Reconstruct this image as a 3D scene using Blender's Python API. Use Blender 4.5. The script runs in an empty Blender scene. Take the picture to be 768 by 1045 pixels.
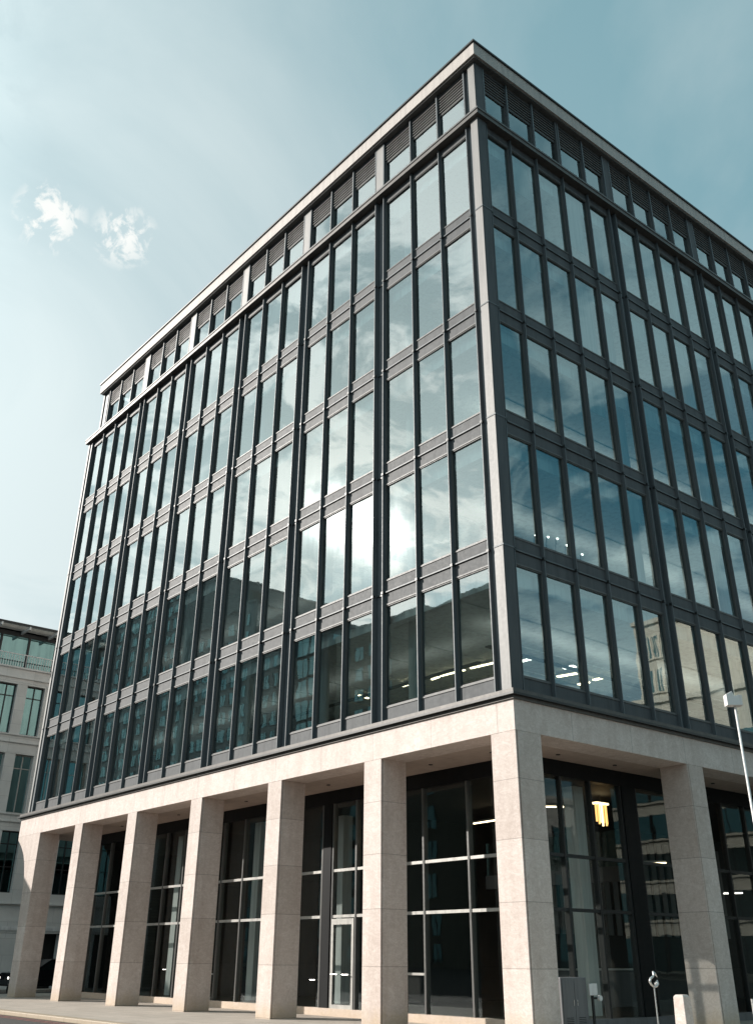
import bpy, bmesh, math, random
from mathutils import Vector, Matrix
random.seed(7)
scene = bpy.context.scene
COL = scene.collection
R = math.radians

# ------------------------------------------------------------------ camera data (solved from the photo)
CAM = Vector((16.0829, -17.5222, 1.5102))
CR = Vector((0.635527, 0.772058, 0.005615))
CU = Vector((0.358597, -0.301608, 0.883425))
CF = Vector((-0.683749, 0.559427, 0.468538))
SUN = Vector((-0.72, -0.57, 0.40)).normalized()

# ------------------------------------------------------------------ materials
def new_mat(name):
    m = bpy.data.materials.new(name); m.use_nodes = True
    nt = m.node_tree; nt.nodes.clear()
    return m, nt, nt.nodes, nt.links

def val(nt, op, a, b=None, c=None):
    n = nt.nodes.new('ShaderNodeMath'); n.operation = op
    for i, v in enumerate((a, b, c)):
        if v is None: continue
        if isinstance(v, (int, float)): n.inputs[i].default_value = v
        else: nt.links.new(v, n.inputs[i])
    return n.outputs[0]

def pos(nt):
    g = nt.nodes.new('ShaderNodeNewGeometry')
    s = nt.nodes.new('ShaderNodeSeparateXYZ'); nt.links.new(g.outputs['Position'], s.inputs[0])
    return g.outputs['Position'], s.outputs

def noise(nt, vec, scale, detail=4, rough=.55, dist=0.0, sx=None):
    if sx is not None:
        mp = nt.nodes.new('ShaderNodeMapping'); mp.inputs['Scale'].default_value = sx
        nt.links.new(vec, mp.inputs[0]); vec = mp.outputs[0]
    n = nt.nodes.new('ShaderNodeTexNoise'); n.inputs['Scale'].default_value = scale
    n.inputs['Detail'].default_value = detail; n.inputs['Roughness'].default_value = rough
    n.inputs['Distortion'].default_value = dist
    nt.links.new(vec, n.inputs['Vector']); return n.outputs['Fac']

def ramp(nt, fac, stops):
    r = nt.nodes.new('ShaderNodeValToRGB'); nt.links.new(fac, r.inputs[0])
    e = r.color_ramp.elements
    while len(e) < len(stops): e.new(.5)
    for i, (p, c) in enumerate(stops):
        e[i].position = p; e[i].color = (*c, 1) if len(c) == 3 else c
    return r.outputs[0]

def mixc(nt, fac, a, b, mode='MIX'):
    n = nt.nodes.new('ShaderNodeMix'); n.data_type = 'RGBA'; n.blend_type = mode
    for i, v in ((0, fac), (6, a), (7, b)):
        if isinstance(v, (int, float)): n.inputs[i].default_value = v
        elif isinstance(v, tuple): n.inputs[i].default_value = (*v, 1)
        else: nt.links.new(v, n.inputs[i])
    return n.outputs[2]

def principled(nt, col, rough=.6, metal=0., bump=None, bstr=.2, bdist=.02, spec=.5):
    b = nt.nodes.new('ShaderNodeBsdfPrincipled'); o = nt.nodes.new('ShaderNodeOutputMaterial')
    if isinstance(col, tuple): b.inputs['Base Color'].default_value = (*col, 1)
    else: nt.links.new(col, b.inputs['Base Color'])
    if isinstance(rough, (int, float)): b.inputs['Roughness'].default_value = rough
    else: nt.links.new(rough, b.inputs['Roughness'])
    b.inputs['Metallic'].default_value = metal
    b.inputs['Specular IOR Level'].default_value = spec
    if bump is not None:
        bn = nt.nodes.new('ShaderNodeBump'); bn.inputs['Strength'].default_value = bstr
        bn.inputs['Distance'].default_value = bdist
        nt.links.new(bump, bn.inputs['Height']); nt.links.new(bn.outputs[0], b.inputs['Normal'])
    nt.links.new(b.outputs[0], o.inputs[0]); return b

def joint_mask(nt, coord, period, offset, width):
    # 1 on a joint line
    v = val(nt, 'ADD', coord, offset)
    v = val(nt, 'PINGPONG', v, period / 2)
    return val(nt, 'LESS_THAN', v, width)

def stone_mat(name, c1, c2, zj=None, xj=None, yj=None, jw=.008, vein=(.46, .37, .32)):
    m, nt, N, Lk = new_mat(name)
    P, xyz = pos(nt)
    n1 = noise(nt, P, 1.9, 7, .66, 1.2)
    n2 = noise(nt, P, 9, 5, .6, .3)
    base = mixc(nt, ramp(nt, n1, [(.3, (0, 0, 0)), (.7, (1, 1, 1))]), c1, c2)
    base = mixc(nt, ramp(nt, n2, [(.52, (0, 0, 0)), (.78, (.55, .55, .55))]), base, vein)
    vn = noise(nt, P, 2.2, 8, .7, 2.5, (1, 1, 2.2))
    base = mixc(nt, ramp(nt, vn, [(.44, (0, 0, 0)), (.5, (.45, .45, .45)), (.56, (0, 0, 0))]), base, vein)
    base = mixc(nt, 1., base, ramp(nt, noise(nt, P, 3.2, 5, .6, .1, (1, 1, .10)), [(.32, (.90, .88, .87)), (.55, (1, 1, 1))]), 'MULTIPLY')
    # ochre damp stain low on the stone, ragged top
    st = val(nt, 'ADD', xyz[2], val(nt, 'MULTIPLY', n1, .9))
    base = mixc(nt, ramp(nt, st, [(.55, (.5, .5, .5)), (.95, (0, 0, 0))]), base, (.46, .34, .20))
    # slab to slab tone change
    if zj:
        idz = val(nt, 'FLOOR', val(nt, 'DIVIDE', val(nt, 'ADD', xyz[2], zj[1] + zj[0] * 40), zj[0]))
        idx = val(nt, 'FLOOR', val(nt, 'DIVIDE', val(nt, 'ADD', xyz[0], 400), 2.4))
        wn = N.new('ShaderNodeTexWhiteNoise'); wn.noise_dimensions = '2D'
        cb = N.new('ShaderNodeCombineXYZ'); Lk.new(idz, cb.inputs[0]); Lk.new(idx, cb.inputs[1])
        Lk.new(cb.outputs[0], wn.inputs['Vector'])
        base = mixc(nt, 1., base, ramp(nt, wn.outputs[0], [(0, (.84, .825, .81)), (1, (1, 1, 1))]), 'MULTIPLY')
    mask = None
    for ax, j in ((2, zj), (0, xj), (1, yj)):
        if j:
            k = joint_mask(nt, xyz[ax], j[0], j[1], jw)
            mask = k if mask is None else val(nt, 'MAXIMUM', mask, k)
    hb = n2
    if mask is not None:
        base = mixc(nt, val(nt, 'MULTIPLY', mask, .5), base, (.13, .10, .085))
        hb = val(nt, 'SUBTRACT', n2, val(nt, 'MULTIPLY', mask, 1.5))
    principled(nt, base, .62, 0, hb, .25, .01, .35)
    return m

TRA1, TRA2 = (.73, .645, .60), (.61, .52, .475)
M = {}
M['pillar_stone'] = stone_mat('travertine_pillar', TRA1, TRA2, zj=(1.31, -.02 + 1.31 * 4))
M['band_stone_x'] = stone_mat('travertine_band_x', TRA1, TRA2, xj=(2.4, .36 + 480), jw=.008)
M['band_stone_y'] = stone_mat('travertine_band_y', TRA1, TRA2, yj=(2.4, .5 + 480), jw=.008)
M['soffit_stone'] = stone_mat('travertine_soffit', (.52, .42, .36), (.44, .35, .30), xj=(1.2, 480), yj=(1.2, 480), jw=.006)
M['sill_stone'] = stone_mat('travertine_sill', TRA1, TRA2)

def metal_mat(name, col, rough=.4, metal=.5, var=.15, sc=3.0, spec=.5):
    m, nt, N, Lk = new_mat(name)
    P, xyz = pos(nt)
    n = noise(nt, P, sc, 5, .6, .2, (1, 1, .35))
    hi = tuple(min(1, c * (1 + var)) for c in col); lo = tuple(c * (1 - var) for c in col)
    c = mixc(nt, n, lo, hi)
    c = mixc(nt, 1., c, ramp(nt, noise(nt, P, 5.0, 5, .65, .1, (1, 1, .08)), [(.30, (.74, .74, .75)), (.55, (1, 1, 1))]), 'MULTIPLY')
    rr = val(nt, 'ADD', val(nt, 'MULTIPLY', noise(nt, P, 11, 3), .18), rough - .09)
    principled(nt, c, rr, metal, noise(nt, P, 1.1, 2), .05, .02, spec)
    return m
M['fin'] = metal_mat('fin_metal', (.125, .140, .150), .5, .05, .10, 3., .35)
M['frame'] = metal_mat('window_frame_metal', (.13, .13, .128), .5, .0, .08, 3., .35)
M['spandrel'] = metal_mat('spandrel_metal', (.095, .100, .105), .6, .0, .05, .8, .22)
M['corner'] = metal_mat('pale_metal', (.25, .243, .235), .55, .0, .06)
M['black'] = metal_mat('black_panel', (.012, .013, .014), .5, .0, .1, 3., .12)
M['dark'] = metal_mat('dark_metal', (.028, .030, .031), .45, .2)
M['ledge'] = metal_mat('ledge_metal', (.10, .092, .085), .5, .2)
M['fascia'] = metal_mat('fascia_panel', (.46, .42, .39), .65, .0, .07)
M['louver'] = metal_mat('louver_metal', (.17, .165, .16), .55, .0)
M['steel'] = metal_mat('bright_steel', (.75, .74, .72), .28, .8, .05)
M['shopframe'] = metal_mat('screen_frame', (.16, .16, .155), .35, .5)
M['doorframe'] = metal_mat('door_frame_metal', (.5, .49, .46), .38, .5)
M['white'] = metal_mat('white_paint', (.78, .76, .74), .5, 0, .05)
M['cabinet'] = metal_mat('cabinet_paint', (.17, .17, .175), .5, .1)
M['ceiling'] = metal_mat('ceiling_white', (.80, .83, .82), .8, 0, .03)
M['carpet'] = metal_mat('office_carpet', (.42, .42, .40), .9, 0, .08, 3., .1)
M['core'] = metal_mat('core_wall_paint', (.45, .45, .43), .8, 0, .12)
M['column'] = metal_mat('column_paint', (.80, .84, .82), .6, 0, .05)
M['gdark'] = metal_mat('lobby_wall', (.022, .020, .018), .7, 0, .3)
M['gfloor'] = metal_mat('lobby_floor', (.03, .028, .026), .4, 0, .2)
M['blind'] = metal_mat('blind_fabric', (.45, .47, .46), .8, 0, .06)
M['rubber'] = metal_mat('rubber', (.02, .02, .02), .8, 0, .1)
M['carpaint'] = metal_mat('black_car_paint', (.012, .012, .013), .12, .1)

def glass_mat(name, tint, refl, base=.12, rough_share=.05, rough=.10, power=1.0, wav=.03):
    m, nt, N, Lk = new_mat(name)
    P, xyz = pos(nt)
    o = N.new('ShaderNodeOutputMaterial')
    tr = N.new('ShaderNodeBsdfTransparent'); tr.inputs[0].default_value = (*tint, 1)
    g1 = N.new('ShaderNodeBsdfGlossy'); g1.inputs['Color'].default_value = (*refl, 1); g1.inputs['Roughness'].default_value = 0.012
    g2 = N.new('ShaderNodeBsdfGlossy'); g2.inputs['Color'].default_value = (*refl, 1); g2.inputs['Roughness'].default_value = rough
    bn = N.new('ShaderNodeBump'); bn.inputs['Strength'].default_value = wav; bn.inputs['Distance'].default_value = .05
    Lk.new(noise(nt, P, .9, 2, .4, .3), bn.inputs['Height'])
    for g in (g1, g2): Lk.new(bn.outputs[0], g.inputs['Normal'])
    mg = N.new('ShaderNodeMixShader'); Lk.new(g1.outputs[0], mg.inputs[1]); Lk.new(g2.outputs[0], mg.inputs[2])
    dirt = val(nt, 'MULTIPLY', ramp(nt, noise(nt, P, 2.3, 6, .7, .4, (1, 1, .25)), [(.3, (.3, .3, .3)), (.75, (1, 1, 1))]), rough_share)
    Lk.new(dirt, mg.inputs[0])
    fr = N.new('ShaderNodeFresnel'); fr.inputs['IOR'].default_value = 1.7
    fac = val(nt, 'MULTIPLY_ADD', fr.outputs[0], power, base)
    fac = val(nt, 'MINIMUM', fac, .95)
    ms = N.new('ShaderNodeMixShader'); Lk.new(fac, ms.inputs[0]); Lk.new(tr.outputs[0], ms.inputs[1]); Lk.new(mg.outputs[0], ms.inputs[2])
    Lk.new(ms.outputs[0], o.inputs[0]); return m
M['glass'] = glass_mat('office_glass', (.80, .96, .96), (.86, .96, .97), .17, .03, .10, 1.5)
M['shopglass'] = glass_mat('lobby_glass', (.88, .92, .90), (.80, .88, .88), .02, .02, .12, .7)
M['farglass'] = glass_mat('neighbour_glass', (.10, .15, .15), (.42, .74, .76), .40, .03, .12, 1.0)

def emit(name, col, s):
    m, nt, N, Lk = new_mat(name)
    e = N.new('ShaderNodeEmission'); e.inputs[0].default_value = (*col, 1); e.inputs[1].default_value = s
    o = N.new('ShaderNodeOutputMaterial'); Lk.new(e.outputs[0], o.inputs[0]); return m
M['lamp'] = emit('warm_lamp', (1, .80, .50), 5.0)
M['lampw'] = emit('white_lamp', (1, .95, .85), 4.0)
M['amber'] = emit('amber_lamp', (1, .52, .16), 1.6)
M['amberw'] = emit('amber_core', (1, .75, .42), 2.4)

def wall_mat(name, c1, c2, bw=1.2, bh=.6, mortar=.012, axis='x'):
    m, nt, N, Lk = new_mat(name)
    P, xyz = pos(nt)
    cb = N.new('ShaderNodeCombineXYZ')
    Lk.new(xyz[0 if axis == 'x' else 1], cb.inputs[0]); Lk.new(xyz[2], cb.inputs[1])
    br = N.new('ShaderNodeTexBrick'); br.offset = .5
    Lk.new(cb.outputs[0], br.inputs['Vector'])
    br.inputs['Scale'].default_value = 1; br.inputs['Brick Width'].default_value = bw; br.inputs['Row Height'].default_value = bh
    br.inputs['Mortar Size'].default_value = mortar
    br.inputs['Color1'].default_value = (*c1, 1); br.inputs['Color2'].default_value = (*c2, 1)
    br.inputs['Mortar'].default_value = (*[c * .6 for c in c1], 1)
    c = mixc(nt, ramp(nt, noise(nt, P, .8, 6, .65), [(.3, (.82, .82, .82)), (.7, (1, 1, 1))]), (0, 0, 0), br.outputs[0])
    principled(nt, c, .8, 0, noise(nt, P, 14, 4), .2, .01, .3)
    return m
M['nb_stone'] = wall_mat('neighbour_stone', (.76, .74, .71), (.72, .70, .67), 1.65, .78, .006, 'y')
M['brick'] = wall_mat('brown_brick', (.33, .28, .22), (.26, .22, .17), .5, .16, .02)
M['greystone'] = wall_mat('grey_stone', (.46, .44, .41), (.40, .38, .355), 1.4, .7, .02)
M['cream'] = wall_mat('cream_stone', (.62, .57, .48), (.56, .51, .43), 2.2, .9, .02, 'y')

# ground
def ground_mat():
    m, nt, N, Lk = new_mat('asphalt')
    P, xyz = pos(nt)
    c = mixc(nt, noise(nt, P, 90, 3, .7), (.035, .034, .033), (.075, .072, .068))
    c = mixc(nt, ramp(nt, noise(nt, P, .35, 5, .6), [(.35, (0, 0, 0)), (.65, (.5, .5, .5))]), c, (.045, .043, .04))
    principled(nt, c, .85, 0, noise(nt, P, 120, 2), .5, .006)
    return m
M['asphalt'] = ground_mat()
def paving_mat():
    m, nt, N, Lk = new_mat('paving')
    P, xyz = pos(nt)
    br = N.new('ShaderNodeTexBrick'); Lk.new(P, br.inputs['Vector']); br.inputs['Scale'].default_value = 1
    br.inputs['Brick Width'].default_value = .9; br.inputs['Row Height'].default_value = .6; br.inputs['Mortar Size'].default_value = .006
    br.inputs['Color1'].default_value = (.50, .44, .385, 1); br.inputs['Color2'].default_value = (.44, .39, .34, 1); br.inputs['Mortar'].default_value = (.15, .13, .11, 1)
    c = mixc(nt, 1., br.outputs[0], ramp(nt, noise(nt, P, 1.5, 6, .7), [(.3, (.78, .76, .73)), (.7, (1, 1, 1))]), 'MULTIPLY')
    c = mixc(nt, ramp(nt, noise(nt, P, 24, 3, .6), [(.60, (0, 0, 0)), (.72, (.35, .35, .35))]), c, (.13, .11, .10))
    principled(nt, c, .75, 0, noise(nt, P, 40, 3), .3, .006)
    return m
M['paving'] = paving_mat()
M['kerb'] = stone_mat('granite_kerb', (.36, .34, .31), (.30, .28, .26), xj=(.9, 360), jw=.008)
def paint_mat(name, col):
    m, nt, N, Lk = new_mat(name)
    P, xyz = pos(nt)
    c = mixc(nt, ramp(nt, noise(nt, P, 30, 5, .7), [(.42, (0, 0, 0)), (.6, (1, 1, 1))]), col, (.07, .06, .055))
    principled(nt, c, .7, 0); return m
M['redline'] = paint_mat('worn_red_line', (.34, .08, .06))

# ------------------------------------------------------------------ mesh builder
class MB:
    def __init__(s): s.v = []; s.f = []; s.m = []; s.mats = []; s.solid = False
    def mi(s, m):
        if m not in s.mats: s.mats.append(m)
        return s.mats.index(m)
    def box(s, x0, x1, y0, y1, z0, z1, m):
        x0, x1 = sorted((x0, x1)); y0, y1 = sorted((y0, y1)); z0, z1 = sorted((z0, z1))
        n = len(s.v); i = s.mi(m)
        s.v += [(x0,y0,z0),(x1,y0,z0),(x1,y1,z0),(x0,y1,z0),(x0,y0,z1),(x1,y0,z1),(x1,y1,z1),(x0,y1,z1)]
        for q in ((0,3,2,1),(4,5,6,7),(0,1,5,4),(1,2,6,5),(2,3,7,6),(3,0,4,7)):
            s.f.append(tuple(n + k for k in q)); s.m.append(i)
        return s
    def poly(s, pts, m):
        n = len(s.v); s.v += [tuple(p) for p in pts]; s.f.append(tuple(range(n, n + len(pts)))); s.m.append(s.mi(m)); return s
    def prism(s, pts, ext, m):
        # pts: planar outline (3d points), ext: extrusion vector
        s.solid = True; n = len(s.v); k = len(pts); e = Vector(ext)
        s.v += [tuple(p) for p in pts] + [tuple(Vector(p) + e) for p in pts]
        i = s.mi(m)
        s.f.append(tuple(range(n + k - 1, n - 1, -1))); s.m.append(i)
        s.f.append(tuple(range(n + k, n + 2 * k))); s.m.append(i)
        for a in range(k):
            b = (a + 1) % k
            s.f.append((n + a, n + b, n + k + b, n + k + a)); s.m.append(i)
        return s
    def tube(s, pts, r, m, seg=10, cap=True):
        s.solid = True; pts = [Vector(p) for p in pts]; rr = r if isinstance(r, (list, tuple)) else [r] * len(pts)
        i = s.mi(m); n = len(s.v)
        for k, p in enumerate(pts):
            d = (pts[min(k + 1, len(pts) - 1)] - pts[max(k - 1, 0)]).normalized()
            a = d.orthogonal().normalized() if k == 0 else (pa - d * pa.dot(d)).normalized()
            pa = a; b = d.cross(a)
            for j in range(seg):
                t = 2 * math.pi * j / seg
                s.v.append(tuple(p + (a * math.cos(t) + b * math.sin(t)) * rr[k]))
        for k in range(len(pts) - 1):
            for j in range(seg):
                q = (j + 1) % seg
                s.f.append((n + k*seg + j, n + k*seg + q, n + (k+1)*seg + q, n + (k+1)*seg + j)); s.m.append(i)
        if cap:
            s.f.append(tuple(n + j for j in range(seg - 1, -1, -1))); s.m.append(i)
            e = n + (len(pts) - 1) * seg
            s.f.append(tuple(e + j for j in range(seg))); s.m.append(i)
        return s
    def build(s, name, parent=None, bevel=0, smooth=False):
        me = bpy.data.meshes.new(name)
        me.from_pydata(s.v, [], s.f)
        for m in s.mats: me.materials.append(M[m])
        me.polygons.foreach_set('material_index', s.m)
        if s.solid:
            bm = bmesh.new(); bm.from_mesh(me)
            bmesh.ops.recalc_face_normals(bm, faces=bm.faces)
            bm.to_mesh(me); bm.free()
        if smooth:
            for p in me.polygons: p.use_smooth = True
        me.update()
        o = bpy.data.objects.new(name, me); COL.objects.link(o)
        if parent: o.parent = parent
        if bevel:
            b = o.modifiers.new('bevel', 'BEVEL'); b.width = bevel; b.segments = 2; b.limit_method = 'ANGLE'
        return o

def empty(name, label, cat, loc=(0, 0, 0), group=None):
    o = bpy.data.objects.new(name, None); COL.objects.link(o)
    o.empty_display_size = .3
    o['label'] = label; o['category'] = cat
    if group: o['group'] = group
    return o            # parts use world coordinates, so the empty stays at the origin
def tag(o, label, cat, group=None):
    o['label'] = label; o['category'] = cat
    if group: o['group'] = group
    return o
def struct(o): o['kind'] = 'structure'; return o

# facade coordinates: side 'L' = the long front (y=0, outward -y), 'R' = the side front (x=0, outward +x)
def fb(mb, side, u0, u1, d0, d1, z0, z1, m):
    if side == 'L': mb.box(u0, u1, -d1, -d0, z0, z1, m)
    else: mb.box(d0, d1, u0, u1, z0, z1, m)
def fp(side, u, d, z): return (u, -d, z) if side == 'L' else (d, u, z)

def in_frame(P):
    v = Vector(P) - CAM; z = v.dot(CF)
    if z < .1: return None
    x = 384 + 975.97 * v.dot(CR) / z; y = 460.9 - 975.97 * v.dot(CU) / z
    return x, y, z

# ================================================================== THE OFFICE BUILDING
B = empty('office_building', 'large glass office block with dark metal fins raised on pale travertine pillars', 'building')

ZL = [7.32, 11.26, 15.26, 19.21, 23.05, 27.15]            # joints between storeys
ZT = 27.15
FW, FD = .06, .21                                          # fin width / depth (front at d=0)
GD = -.17                                                  # glass plane
# fins
Lf = [-.60, -2.02, -3.50]                                  # left fins of the corner bay (going left)
Lbays = []                                                 # (list of fin positions)
c = [-5.16, -9.96, -14.76, -19.56, -24.36]
edges = []
Lbays.append([-5.05, -3.50, -2.02, -.60])
for k in range(4):
    a, b = c[k + 1] + .11, c[k] - .36
    Lbays.append([a + (b - a) * i / 3 for i in range(4)])
a, b = -30.45, c[4] - .36
Lbays.append([a + (b - a) * i / 4 for i in range(5)])
Rbays = [[.46, 1.65, 3.02, 4.45, 5.86, 7.11]]
y0 = 7.50
for k in range(4):
    Rbays.append([y0 + (5.31) * i / 4 for i in range(5)]); y0 += 5.69
RB_END = y0 - .38 + .1
def runs(side): return Lbays if side == 'L' else Rbays

fin_pos = {'L': sorted({round(x, 3) for bay in Lbays for x in bay}), 'R': sorted({round(x, 3) for bay in Rbays for x in bay})}
for side in 'LR':
    for u in fin_pos[side]:
        mb = MB()
        lo, hi = ZL[0] + .02, ZT - .13
        if side == 'L' and u < -30: lo = ZL[0] + .02
        fb(mb, side, u - FW/2, u + FW/2, -FD, -.045, lo, hi, 'fin')
        # front nosing a little narrower, and a collar at each storey joint
        fb(mb, side, u - FW*.25, u + FW*.25, -.045, -.02, lo, hi, 'fin')
        for z in ZL[1:5]:
            fb(mb, side, u - FW*.75, u + FW*.75, -.10, -.005, z - .05, z + .03, 'dark')
        mb.build('mullion', B)
# top storey fins (set back end at the left)
top_end = -29.55
for side in 'LR':
    for u in fin_pos[side]:
        if side == 'L' and u < top_end: continue
        mb = MB()
        fb(mb, side, u - FW/2, u + FW/2, -FD, -.02, ZT + .14, 29.80, 'fin')
        mb.build('mullion', B)

# pilaster panels between paired fins
pil = {'L': [(cc - .36, cc + .11) for cc in c], 'R': []}
yy = 7.11
for k in range(4): pil['R'].append((yy, yy + .39)); yy += 5.69
for side in 'LR':
    for (p, q) in pil[side]:
        mb = MB()
        fb(mb, side, p + FW/2, q - FW/2, -.25, -.20, ZL[0] + .02, ZT - .13, 'fin')
        for z in ZL[1:5]: fb(mb, side, p + FW/2, q - FW/2, -.20, -.17, z - .02, z + .02, 'dark')
        fb(mb, side, p + FW/2, q - FW/2, -.30, -.03, ZT + .14, 29.80, 'corner' if side == 'L' else 'spandrel')
        mb.build('pilaster_panel', B)

# corner post and end post
mb = MB()
mb.box(-.33, -.02, -.0, .40, ZL[0] + .02, ZT - .13, 'corner')
mb.box(-.02, .0, .02, .40, ZL[0] + .02, ZT - .13, 'spandrel')
mb.box(-.56, -.33, .12, .40, ZL[0] + .02, ZT - .13, 'fin')
for z in ZL[1:5]:
    mb.box(-.345, .014, -.014, .40, z - .022, z + .022, 'fin')
mb.build('corner_post', B)
mb = MB()
mb.box(-.36, -.05, .02, .40, ZT + .14, 29.80, 'corner')
mb.box(-.05, -.03, .04, .42, ZT + .14, 29.80, 'spandrel')
mb.box(-.56, -.36, .12, .40, ZT + .14, 29.80, 'fin')
mb.build('corner_post', B)
mb = MB()
mb.box(-30.88, -30.72, 0, .40, ZL[0] + .02, ZT - .13, 'corner')
mb.box(-30.72, -30.49, .05, .40, ZL[0] + .02, ZT - .13, 'fin')
for z in ZL[1:5]: mb.box(-30.89, -30.72, -.012, .40, z - .02, z + .02, 'fin')
mb.build('end_post', B)
mb = MB()
mb.box(-29.86, -29.72, .02, .40, ZT + .14, 29.80, 'corner')
mb.box(-29.72, -29.32, .08, .40, ZT + .14, 29.80, 'fin')
mb.build('end_post', B)

# spandrel panels: one per bay and storey joint
for side in 'LR':
    for bay in runs(side):
        u0, u1 = min(bay), max(bay)
        for k, z in enumerate(ZL[:5]):
            mb = MB(); us = sorted(bay)
            for a, b in zip(us[:-1], us[1:]):
                a2, b2 = a + FW/2, b - FW/2
                top = z + .36 if k else 7.80
                fb(mb, side, a2, b2, -.26, -.125, z + (.03 if k else .02), top, 'spandrel')
                fb(mb, side, a2, b2, -.26, -.105, top, top + .04, 'frame')
                if k:
                    fb(mb, side, a2, b2, -.26, -.13, z - .36, z - .03, 'spandrel')
                    fb(mb, side, a2, b2, -.26, -.11, z - .40, z - .36, 'frame')
                    fb(mb, side, a2, b2, -.26, -.20, z - .03, z + .03, 'dark')
                    fb(mb, side, a2, b2, -.20, -.085, z - .005, z + .03, 'fin')
            mb.build('spandrel', B)
        mb = MB(); us = sorted(bay)       # header under the transom and foot of the top storey
        for a, b in zip(us[:-1], us[1:]):
            a2, b2 = a + FW/2, b - FW/2
            fb(mb, side, a2, b2, -.26, -.13, 26.74, ZT - .13, 'spandrel')
            fb(mb, side, a2, b2, -.26, -.11, 26.70, 26.74, 'frame')
        mb.build('spandrel', B)

# windows -----------------------------------------------------------
cand = []
for side in 'LR':
    for bay in runs(side):
        us = sorted(bay)
        for a, b in zip(us[:-1], us[1:]):
            for k in range(5):
                z0 = (7.84 if k == 0 else ZL[k] + .40); z1 = (ZL[k + 1] - .40 if k < 4 else 26.70)
                cand.append((side, a + FW/2, b - FW/2, z0, z1, k))
            if not (side == 'L' and a < top_end - .1):
                cand.append((side, a + FW/2, b - FW/2, ZT + .16, 28.74, 5))
def screen_area(cd):
    side, a, b, z0, z1, k = cd
    P = [in_frame(fp(side, u, GD, z)) for u, z in ((a, z0), (b, z0), (b, z1), (a, z1))]
    if any(p is None for p in P): return 0
    cx = sum(p[0] for p in P) / 4; cy = sum(p[1] for p in P) / 4
    ar = abs(sum(P[i][0] * P[(i+1) % 4][1] - P[(i+1) % 4][0] * P[i][1] for i in range(4))) / 2
    if not (0 <= cx <= 768 and 0 <= cy <= 1045): ar *= .001
    return ar
cand.sort(key=screen_area, reverse=True)
def window_frame(mb, side, a, b, z0, z1):
    t = .032
    fb(mb, side, a, a + t, -.24, -.13, z0, z1, 'frame'); fb(mb, side, b - t, b, -.24, -.13, z0, z1, 'frame')
    fb(mb, side, a + t, b - t, -.24, -.13, z0, z0 + t, 'frame'); fb(mb, side, a + t, b - t, -.24, -.13, z1 - t, z1, 'frame')
def window_pane(mb, side, a, b, z0, z1):
    t = .028
    j = [random.uniform(-.006, .006) for _ in range(4)]
    j[3] = j[0] - j[1] + j[2]
    mb.poly([fp(side, a + t, GD + j[0], z0 + t), fp(side, b - t, GD + j[1], z0 + t), fp(side, b - t, GD + j[2], z1 - t), fp(side, a + t, GD + j[3], z1 - t)], 'glass')
for i, cd in enumerate(cand[:100]):
    side, a, b, z0, z1, k = cd
    mb = MB(); window_frame(mb, side, a, b, z0, z1); w = mb.build('window', B)
    mb = MB(); window_pane(mb, side, a, b, z0, z1); mb.build('pane', w)
mb = MB()
for cd in cand[100:]:
    window_frame(mb, *cd[:5]); window_pane(mb, *cd[:5])
o = mb.build('window_rows', B); o['kind'] = 'stuff'

# louvres over the top storey windows: slats stay inside each panel's mesh
for side in 'LR':
    for bay in runs(side):
        us = sorted(bay)
        mb = MB()
        for a, b in zip(us[:-1], us[1:]):
            if side == 'L' and a < top_end - .1: continue
            a2, b2 = a + FW/2, b - FW/2
            for i in range(6):
                z = 28.84 + i * .138
                fb(mb, side, a2, b2, -.135, -.085, z, z + .028, 'louver')
            fb(mb, side, a2, b2, -.25, -.235, 28.76, 29.68, 'black')
            fb(mb, side, a2, b2, -.25, -.12, 28.745, 28.79, 'frame')
            fb(mb, side, a2, b2, -.25, -.10, 29.66, 29.80, 'spandrel')
        mb.build('louvre_panel', B)
# a wider post in the side front's first top bay
mb = MB(); fb(mb, 'R', 4.30, 4.40, -.26, -.03, ZT + .14, 29.80, 'spandrel'); mb.build('pilaster_panel', B)

# transom ledge, fascia, coping, base ledge
def ring(name, d_out, d_in, z0, z1, m, xl=-30.95, yr=RB_END, parent=B):
    mb = MB()
    mb.box(xl, d_out, -d_out, d_in, z0, z1, m)
    mb.box(-d_in, d_out, d_in, yr, z0, z1, m)
    return mb.build(name, parent)
YR = RB_END
ring('transom_ledge', .15, .30, ZT - .12, ZT + .05, 'ledge', -31.05, YR)
ring('transom_ledge', .18, .28, ZT + .053, ZT + .13, 'frame', -31.08, YR + .002)
ring('fascia', .20, .42, 29.84, 30.42, 'fascia', -29.98, YR)
ring('fascia_soffit', .13, .40, 29.78, 29.837, 'frame', -29.90, YR)
ring('coping', .26, .46, 30.423, 30.50, 'dark', -30.04, YR + .002)
ring('base_ledge', .30, .30, 7.235, 7.335, 'ledge', -31.02, YR)
ring('base_ledge', .36, .28, 7.18, 7.232, 'dark', -31.06, YR + .002)
ring('base_ledge', .26, .28, 7.10, 7.177, 'ledge', -31.0, YR + .004)

# roof and hidden sides
mb = MB()
mb.box(-29.9, -.47, .47, YR - .01, 30.15, 30.40, 'dark')
mb.box(-30.86, -29.9, .45, YR - .01, 27.12, 27.24, 'dark')
mb.build('roof', B)
mb = MB()
mb.box(-30.86, -.3, YR - .3, YR - .002, 7.34, 27.03, 'spandrel')
mb.box(-29.84, -.3, YR - .3, YR - .002, 27.29, 29.77, 'spandrel')
mb.build('back_wall', B)
mb = MB()
mb.box(-30.86, -30.60, .41, YR - .31, 7.34, 27.03, 'fascia')
mb.box(-29.84, -29.6, .41, YR - .31, 27.29, 29.77, 'spandrel')
mb.build('end_wall', B)

UPW = 34  # power of the added office fill lamps
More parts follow.
